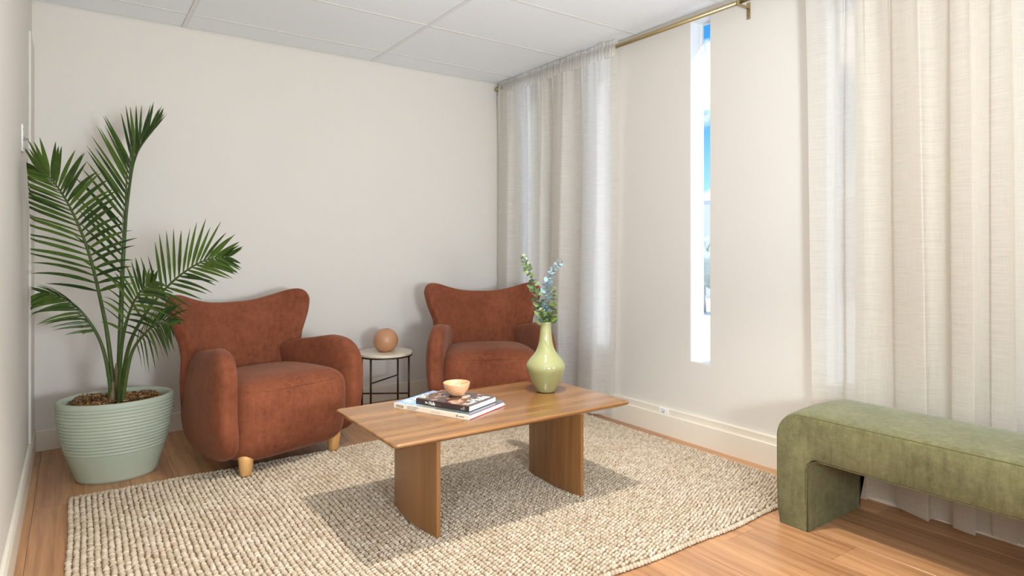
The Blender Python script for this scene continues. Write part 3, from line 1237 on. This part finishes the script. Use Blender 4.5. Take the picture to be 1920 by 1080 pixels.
M['clay'] = glaze('tan_ceramic', srgb(176, 126, 90), srgb(184, 134, 98))
M['clay_m'] = Mat('tan_matte_ceramic')
M['clay_m'].base(srgb(186, 136, 100))
M['clay_m'].set(Roughness=0.38)
M['clay'] = M['clay_m'].m
bv = thing('ball_vase', 'round tan ceramic ball vase on the stone side table', 'vase', (SX + 0.004, SY + 0.0, STZ))
Rb, zc = 0.0815, 0.072
prof = [(0.026, 0.0), (0.036, 0.0008)]
for k in range(1, 24):
    a = -1.02 + k * (1.02 + 1.22) / 24
    prof.append((Rb * math.cos(a), zc + Rb * math.sin(a)))
prof += [(0.0275, 0.1487), (0.0255, 0.1490), (0.0235, 0.1470), (0.030, 0.135), (0.05, 0.11)]
v, f = lathe_data(prof, 48, close_top=True)
mesh_obj('vase_body', v, f, M['clay'], bv, True)

# ------------------------------------------------------------------ planter with bark mulch
M['planter'] = Mat('sage_planter')
_m = M['planter']
_f = _m.noise(_m.coords(), 14, 4)
_m.base(_m.mix(_f, srgb(158, 170, 152), srgb(172, 181, 162)))
_m.set(Roughness=0.5)
M['planter'] = _m.m
PX, PY = 0.180, 3.63
PH = 0.385
planter = thing('planter', 'oval sage green ribbed planter full of bark on the floor', 'planter', (PX, PY, 0))
prof = []
knots_z = [0.0, 0.01, 0.05, 0.13, 0.22, 0.30, 0.36, 0.385]
knots_r = [0.66, 0.695, 0.745, 0.85, 0.935, 0.985, 1.0, 0.985]
for z in np.linspace(0, PH - 0.02, 150):
    r = float(np.interp(z, knots_z, knots_r))
    if 0.135 < z:
        ph = (z - 0.135) / 0.0158
        r += 0.018 * (abs(math.sin(PI * ph)) ** 0.7) - 0.008
    prof.append((r, float(z)))
prof += [(1.0, PH - 0.012), (0.992, PH - 0.003), (0.97, PH), (0.93, PH - 0.001), (0.90, PH - 0.008), (0.885, PH - 0.05), (0.86, PH - 0.11)]
v, f = lathe_data(prof, 96, 0.247, 0.196, close_top=True)
mesh_obj('pot', v, f, M['planter'], planter, True)


def mulch_mat():
    m = Mat('bark_mulch')
    g = m.n('ShaderNodeNewGeometry')
    m.base(m.ramp(g.outputs['Random Per Island'], [(0, srgb(70, 44, 24)), (0.4, srgb(120, 82, 46)), (0.75, srgb(160, 118, 70)), (1, srgb(198, 160, 104))]))
    m.set(Roughness=0.9)
    return m.m


M['mulch'] = mulch_mat()
parts = []
bmv, bmf = lathe_data([(0.001, 0), (1, 0)], 40, 0.215, 0.170, close_bottom=False)
parts.append(([(x, y, PH - 0.034 + 0.006 * math.sin(x * 30) * math.sin(y * 36)) for x, y, z in bmv], bmf))
for k in range(1900):
    a, rr = random.uniform(0, 2 * PI), math.sqrt(random.random()) * 0.96
    x, y = 0.212 * rr * math.cos(a), 0.168 * rr * math.sin(a)
    z = PH - 0.030 + 0.016 * math.sin(x * 17 + 1) * math.cos(y * 21) + random.uniform(0, 0.018)
    d = Vector((random.gauss(0, 1), random.gauss(0, 1), random.gauss(0, 0.45))).normalized() * random.uniform(0.007, 0.020)
    s = Vector((-d.y, d.x, random.gauss(0, 0.01))).normalized() * random.uniform(0.0012, 0.0032)
    c = Vector((x, y, z))
    u = Vector((0, 0, random.uniform(0.001, 0.004)))
    parts.append(([c - d - s, c - d + s, c + u * 2 - s, c + u * 2 + s, c + d * 1.0 - s, c + d + s], [(0, 1, 3, 2), (2, 3, 5, 4)]))
v, f = merge(parts)
tag(mesh_obj('bark_mulch', v, f, M['mulch'], planter), kind='stuff')

# ------------------------------------------------------------------ palm
M['palm'] = leaf_mat('palm_leaf', srgb(42, 68, 24), srgb(84, 112, 42), 0.38)
M['palm_stalk'] = leaf_mat('palm_stalk', srgb(70, 92, 44), srgb(100, 120, 62), 0.45)


def sheath():
    m = Mat('palm_sheath')
    f = m.noise(m.coords((40, 40, 4)), 1.0, 4)
    m.base(m.ramp(f, [(0.35, srgb(84, 78, 44)), (0.65, srgb(140, 118, 82))]))
    m.set(Roughness=0.6)
    return m.m


M['sheath'] = sheath()
palm = thing('palm', 'tall green feather-leaved palm growing in the oval planter', 'plant', (PX, PY - 0.02, PH - 0.04))
PO = Vector((PX, PY - 0.02, PH - 0.04))
eR = np.array([math.cos(YAW), -math.sin(YAW), 0])
eU = np.array([0, 0, 1.0])
eT = np.array([-math.sin(YAW), -math.cos(YAW), 0])


def vec(c):
    w = eR * c[0] + eU * c[1] + eT * c[2]
    return w / np.linalg.norm(w)


def leaflet_data(p, d, side, length, width, droop, twist):
    """lance-shaped folded blade; returns verts, faces"""
    n = 7
    vs, fs = [], []
    d = d / np.linalg.norm(d)
    wv = side - d * np.dot(side, d)
    wv /= max(np.linalg.norm(wv), 1e-6)
    nn = np.cross(d, wv)
    for i in range(n + 1):
        s = i / n
        c = p + d * length * s + np.array([0, 0, -1]) * droop * length * s ** 2.2
        w = width * (min(1, 0.25 + s * 3.2)) * (1 - s ** 2.6) * 0.5 + 0.0004
        tw = wv * math.cos(twist * s) + nn * math.sin(twist * s)
        vs += [c - tw * w + nn * w * 0.22, c - nn * w * 0.12, c + tw * w + nn * w * 0.22]
    for i in range(n):
        a = 3 * i
        fs += [(a, a + 1, a + 4, a + 3), (a + 1, a + 2, a + 5, a + 4)]
    return vs, fs


def frond(path, n, sL, sR, lens, s0=0.3, width=0.020, angs=(66, 26), droop=0.14, rmax=0.009):
    P = smooth_path(path, 40)
    loc = [np.array(p) - np.array(PO) for p in P]
    rad = [rmax * (1 - i / 39) ** 0.8 + 0.0012 for i in range(40)]
    v, f = tube_data([tuple(q) for q in loc], rad, 8)
    fr = mesh_obj('frond', v, f, M['palm_stalk'], palm, True)
    L0, R0 = vec(sL), vec(sR)
    for k in range(n):
        s = s0 + (0.995 - s0) * (k / (n - 1)) ** 0.92
        i = min(int(s * 39), 38)
        p = loc[i] + (loc[i + 1] - loc[i]) * (s * 39 - i)
        tan = loc[i + 1] - loc[i]
        tan = tan / np.linalg.norm(tan)
        q = (s - s0) / (1 - s0)
        env = math.sin(PI * min(1, 0.22 + 0.72 * q)) ** 0.75
        for sd, base, ln in ((0, L0, lens[0]), (1, R0, lens[1])):
            if sd == 1 and k == n - 1:
                base = tan
            a = math.radians(angs[0] + (angs[1] - angs[0]) * q + random.uniform(-3.5, 3.5))
            sv = base - tan * np.dot(base, tan)
            sv /= max(np.linalg.norm(sv), 1e-6)
            d = tan * math.cos(a) + sv * math.sin(a)
            d = d + np.array([random.gauss(0, 0.022) for _ in range(3)])
            lg = ln * env * random.uniform(0.88, 1.08)
            # plane of the blade faces away from the stalk
            nrm = np.cross(tan, sv)
            wdir = np.cross(nrm, d) * 0.9 + nrm * random.uniform(-0.25, 0.25)
            v, f = leaflet_data(p, d, wdir, lg, width * random.uniform(0.78, 1.0), droop * random.uniform(0.5, 1.5) * (0.6 + 0.6 * (1 - q)), random.uniform(-0.5, 0.5))
            # stay clear of the left and back walls
            v = [np.array([max(c[0], XL + 0.022 - PO.x), min(c[1], YB - 0.02 - PO.y), c[2]]) for c in v]
            mesh_obj('leaflet', v, f, M['palm'], fr, True)
    return fr


F1 = [(0.186, 3.631, 0.345), (0.196, 3.648, 0.7), (0.21, 3.688, 1.068), (0.234, 3.744, 1.366), (0.276, 3.812, 1.596), (0.37, 3.85, 1.76)]
F2 = [(0.172, 3.604, 0.345), (0.143, 3.588, 0.659), (0.11, 3.562, 0.867), (0.061, 3.499, 1.095), (-0.006, 3.423, 1.286), (-0.071, 3.354, 1.40), (-0.130, 3.316, 1.45)]
F3 = [(0.194, 3.601, 0.345), (0.223, 3.568, 0.615), (0.294, 3.482, 0.8), (0.394, 3.363, 0.951), (0.503, 3.253, 1.045), (0.60, 3.154, 1.068)]
F4 = [(0.163, 3.598, 0.345), (0.125, 3.576, 0.611), (0.062, 3.559, 0.769), (-0.02, 3.587, 0.867), (-0.12, 3.64, 0.902)]
F6 = [(0.197, 3.575, 0.345), (0.228, 3.479, 0.594), (0.276, 3.348, 0.713), (0.326, 3.24, 0.767), (0.36, 3.146, 0.765)]
F7 = [(0.183, 3.572, 0.345), (0.189, 3.433, 0.648), (0.213, 3.307, 0.819), (0.251, 3.219, 0.918), (0.295, 3.141, 0.965)]
frond(F1, 32, (-1, 0.15, 0.05), (0.45, 0.1, 0.9), (0.40, 0.30), 0.32, 0.019, (50, 12), 0.03, 0.012)
frond(F2, 31, (-0.9, -0.30, -0.1), (0.9, 0.35, 0.35), (0.38, 0.34), 0.36, 0.020, (72, 28), 0.12, 0.009)
frond(F3, 23, (-0.35, 0.9, 0.1), (0.55, -0.6, 0.4), (0.27, 0.25), 0.36, 0.018, (62, 22), 0.10, 0.009)
frond(F4, 20, (-0.1, 0.6, 0.65), (-0.35, -0.85, 0.3), (0.15, 0.19), 0.40, 0.016, (62, 24), 0.2, 0.008)
frond(F6, 16, (-0.2, 0.7, -0.5), (0.3, -0.7, 0.5), (0.20, 0.19), 0.36, 0.016, (64, 24), 0.3, 0.008)
frond(F7, 17, (-0.75, 0.5, 0.2), (0.9, 0.0, 0.3), (0.20, 0.21), 0.34, 0.016, (64, 22), 0.25, 0.008)
v, f = merge([tube_data([(dx_, dy_, -0.02), (dx_ * 0.9, dy_, 0.05), (dx_ * 0.9, dy_ * 0.9, 0.12), (dx_ * 0.9, dy_ * 0.8, 0.20)], [0.030 * k_, 0.027 * k_, 0.016 * k_, 0.003 * k_], 12)
              for dx_, dy_, k_ in ((-0.004, 0.01, 1.0), (0.018, -0.012, 0.8), (-0.02, -0.008, 0.8))])
mesh_obj('stem_base', v, f, M['sheath'], palm, True)

# ------------------------------------------------------------------ bench
BX0, BX1 = 2.34, 2.755
bench = thing('bench', 'sage green velvet waterfall bench in front of the curtain', 'bench', ((BX0 + BX1) / 2, 0.80, 0))


def bench_body():
    Y1, Y0 = 1.475 - 0.80, 0.10 - 0.80
    H, leg, zin, ro, ri = 0.455, 0.135, 0.283, 0.105, 0.045

    def arc(cy, cz, r, a0, a1, n):
        return [(cy + r * math.cos(math.radians(a0 + (a1 - a0) * k / n)), cz + r * math.sin(math.radians(a0 + (a1 - a0) * k / n))) for k in range(n + 1)]
    out = []
    out += [(Y1 - 0.016, 0.004), (Y1 - 0.004, 0.05), (Y1 - 0.001, 0.18)]
    out += arc(Y1 - ro, H - ro, ro, 5, 90, 10)
    out += [(Y0 + ro + (Y1 - Y0 - 2 * ro) * k / 10, H) for k in range(9, 0, -1)]
    out += arc(Y0 + ro, H - ro, ro, 90, 175, 10)
    out += [(Y0 + 0.001, 0.18), (Y0 + 0.004, 0.05), (Y0 + 0.016, 0.004)]
    inn = [(Y0 + leg, 0.004)] + arc(Y0 + leg + ri, zin - ri, ri, 180, 90, 6)
    inn += [(Y0 + leg + (Y1 - Y0 - 2 * leg) * k / 10, zin) for k in range(2, 9)]
    inn += arc(Y1 - leg - ri, zin - ri, ri, 90, 0, 6) + [(Y1 - leg, 0.004)]
    poly = out + inn
    hx = (BX1 - BX0) / 2
    # cross-direction stations: rounded arrises, cushioned outer faces
    st_ = [(-hx, 0.016), (-hx + 0.003, 0.009), (-hx + 0.009, 0.003), (-hx + 0.02, 0.0)]
    st_ += [(-hx + 0.02 + (2 * hx - 0.04) * k / 8, -0.010 * math.sin(PI * k / 8)) for k in range(1, 8)]
    st_ += [(hx - 0.02, 0.0), (hx - 0.009, 0.003), (hx - 0.003, 0.009), (hx, 0.016)]
    m = len(poly)
    no = len(out)
    # outward normals for offsetting
    nrm = []
    for i in range(m):
        a, b = poly[i - 1], poly[(i + 1) % m]
        tx, tz = b[0] - a[0], b[1] - a[1]
        l = math.hypot(tx, tz) or 1
        nrm.append((tz / l, -tx / l))
    vs, fs = [], []
    for x, off in st_:
        for i, (y, z) in enumerate(poly):
            o = off if i < no else max(off, 0) * 0.5
            yy, zz = y - nrm[i][0] * o, z - nrm[i][1] * o
            if z < 0.006:
                zz = 0.001
            vs.append((x, yy, zz))
    for k in range(len(st_) - 1):
        for i in range(m):
            a, b = k * m + i, k * m + (i + 1) % m
            fs.append((a, b, b + m, a + m))
    fs.append(tuple(range(m)))
    fs.append(tuple(reversed(range((len(st_) - 1) * m, len(st_) * m))))
    return vs, fs, poly, no, hx


vs, fs, poly, no, hx = bench_body()
bm = bmesh.new()
bv_ = [bm.verts.new(v) for v in vs]
for q in fs:
    bm.faces.new([bv_[i] for i in q])
big = [f for f in bm.faces if len(f.verts) > 4]
bmesh.ops.triangulate(bm, faces=big)
o = bm_obj('upholstery', bm, M['sage'], bench, True)
md = o.modifiers.new('edge_split', 'EDGE_SPLIT')
md.split_angle = math.radians(42)
for xx in (-hx, hx):
    s = 1 if xx > 0 else -1
    pth = [(xx - s * 0.0045, y - 0.0, z) for (y, z) in poly[:no]]
    # pull the welt onto the rounded arris
    cyy = 0.0
    pth = [(x, y * (1 - 0.010), z - (0.0075 if z > 0.3 else 0)) for x, y, z in pth]
    tube('welt', pth, 0.0022, M['sage_seam'], bench, 6)
    pth = [(xx - s * 0.004, y, z) for (y, z) in poly[no:]]
    tube('welt', pth, 0.0022, M['sage_seam'], bench, 6)

# ------------------------------------------------------------------ curtain rod and curtains
M['brass'] = plain('antique_brass', srgb(172, 156, 116), 0.32, Metallic=0.85)
RODX = 2.835


def rod_z(y):
    return 2.384 + (y - 1.99) * 0.0085


rod = thing('curtain_rod', 'long antique brass curtain rod on wall brackets under the ceiling', 'curtain rod', (RODX, 1.99, 2.384))


def rp(y):
    return (0, y - 1.99, rod_z(y) - 2.384)


tube('rod', [rp(4.235), rp(2.0)], 0.0125, M['brass'], rod, 16)
tube('rod', [rp(2.05), rp(-0.6)], 0.0105, M['brass'], rod, 16)
v, f = tube_data([rp(4.21), rp(4.232), rp(4.236), rp(4.262), rp(4.268)], [0.0135, 0.0135, 0.019, 0.019, 0.014], 16)
mesh_obj('finial', v, f, M['brass'], rod, True)
for y in (1.985, 4.16):
    p = Vector(rp(y))
    bm = bmesh.new()
    wx = XR - RODX
    add_box(bm, (wx - 0.005, p.y - 0.011, p.z - 0.075), (wx - 0.0005, p.y + 0.011, p.z + 0.012), 0.0015, 1)
    add_box(bm, (-0.016, p.y - 0.008, p.z - 0.022), (wx - 0.004, p.y + 0.008, p.z - 0.012), 0.0015, 1)
    add_box(bm, (-0.020, p.y - 0.008, p.z - 0.022), (-0.014, p.y + 0.008, p.z + 0.008), 0.0015, 1)
    b = bm_obj('bracket', bm, M['brass'], rod)
    box('screw', (wx - 0.007, p.y - 0.004, p.z - 0.062), (wx - 0.004, p.y + 0.004, p.z - 0.054), M['screw'], b, 0.001, 1)


def curtain(name, label, y0, y1, folds, seed, amp=0.030, ybot0=None, ybot1=None, hem=0.012, broad=(), cloth=None, warp=0.55):
    """hanging from the rod pocket; y0 > y1 are the top ends; folds: list of (position 0..1, weight)"""
    r = random.Random(seed)
    cloth = cloth or M['linen']
    t = thing(name, label, 'curtain', (RODX, (y0 + y1) / 2, 0), 0, 'white linen curtains')
    nt, nz = 420, 46
    W = y0 - y1
    ybot0 = y0 if ybot0 is None else ybot0
    ybot1 = y1 if ybot1 is None else ybot1
    ph = [r.uniform(0, 2 * PI) for _ in range(6)]
    ncoarse = folds

    def prof(s, zf):
        """x offset and y offset of the cloth at s (0..1) and height factor zf (0 bottom, 1 top)"""
        w = s + warp * (0.045 * math.sin(2 * PI * s * 1.37 + ph[0]) + 0.022 * math.sin(2 * PI * s * 3.1 + ph[1] + 0.5 * (1 - zf)))
        q = 2 * PI * ncoarse * w + ph[2] + 0.25 * (1 - zf)
        a = math.sin(q + 0.55 * math.sin(q))
        b = math.sin(2 * PI * ncoarse * 0.47 * w + ph[3])
        c = math.sin(2 * PI * ncoarse * 3.1 * w + ph[4])
        d = math.sin(2 * PI * ncoarse * 6.3 * w + ph[5])
        top = zf ** 7
        x = amp * (1 - 0.55 * zf ** 4) * ((0.72 + 0.3 * warp * math.sin(5.1 * s * PI + ph[4])) * a + 0.30 * b) + 0.002 * c * (0.5 + 1.5 * top) + 0.0030 * d * top
        for (c0, wd, h) in broad:
            x += h * math.exp(-((s - c0) / wd) ** 2) * (1 - 0.5 * zf ** 3)
        y = 0.024 * (1 - 0.5 * zf ** 3) * math.sin(2 * q + 0.9)
        return x, y

    def edge(s, zf):
        return (y0 * zf + ybot0 * (1 - zf)) * (1 - s) + (y1 * zf + ybot1 * (1 - zf)) * s

    zt = 2.325
    vs, fs = [], []
    for k in range(nz + 1):
        zf = k / nz
        for i in range(nt + 1):
            s = i / nt
            x, dy = prof(s, zf)
            y = edge(s, zf) + dy
            rz_ = rod_z(y) - 2.384
            z = hem + 0.006 * math.sin(s * 23 + ph[1]) * (1 - zf) + zf * (zt + rz_ - hem)
            fx = -0.014 * zf ** 8 + x
            # cloth stays on the room side of the skirting
            fx = min(fx, XR - RODX - (0.036 if z < 0.17 else 0.008))
            vs.append((fx, y - (y0 + y1) / 2, z))
    for k in range(nz):
        for i in range(nt):
            a = k * (nt + 1) + i
            fs.append((a, a + 1, a + nt + 2, a + nt + 1))
    mesh_obj('panel', vs, fs, cloth, t, True)
    # gathered heading: pocket round the rod and ruffle above
    vs, fs = [], []
    n2 = 520
    prof_h = [(-0.0150, -0.062), (-0.0185, -0.045), (-0.0165, -0.020), (-0.0185, 0.0), (-0.0160, 0.016), (-0.0100, 0.026), (-0.0120, 0.040), (-0.0100, 0.052), (0.0, 0.053), (0.0110, 0.040), (0.0120, 0.026), (0.0165, 0.012), (0.0175, 0.0), (0.0150, -0.03), (0.0110, -0.060)]
    m = len(prof_h)
    for i in range(n2 + 1):
        s = i / n2
        y = edge(s, 1.0)
        g = 0.45 * math.sin(2 * PI * 17 * s + 2.0 * math.sin(9 * s + ph[0])) + 0.4 * math.sin(2 * PI * 41 * s + 1.7 * math.sin(21 * s + ph[3])) + 0.25 * math.sin(2 * PI * 77 * s + ph[4])
        up = 0.006 * math.sin(2 * PI * 5.3 * s + ph[1]) + 0.0035 * math.sin(2 * PI * 23 * s + ph[2])
        for j, (x, z) in enumerate(prof_h):
            k = abs(z) / 0.06
            xo = x + math.copysign(1, x if abs(x) > 0.001 else -1) * 0.0050 * g * (0.35 + 0.8 * k) * (1 if x < 0 else 0.5)
            zo = z + (up * max(0, z) / 0.05) + (0.003 * g if z < -0.05 else 0)
            vs.append((xo, y - (y0 + y1) / 2 + 0.003 * math.sin(40 * s + j), min(rod_z(y) + zo, CEIL - 0.006)))
    for i in range(n2):
        for j in range(m - 1):
            a = i * m + j
            fs.append((a, a + 1, a + m + 1, a + m))
    mesh_obj('heading', vs, fs, cloth, t, True)
    return t


curtain('curtain', 'white linen curtain gathered in the corner behind the armchair', 4.215, 2.885, 3.9, 3, 0.042, 4.22, 2.965, 0.014)
curtain('curtain', 'wide linen curtain hanging behind the green bench', 1.615, 0.05, 7.4, 11, 0.038, 1.585, 0.03, 0.016, (), M['linen_warm_shade'], 1.0)
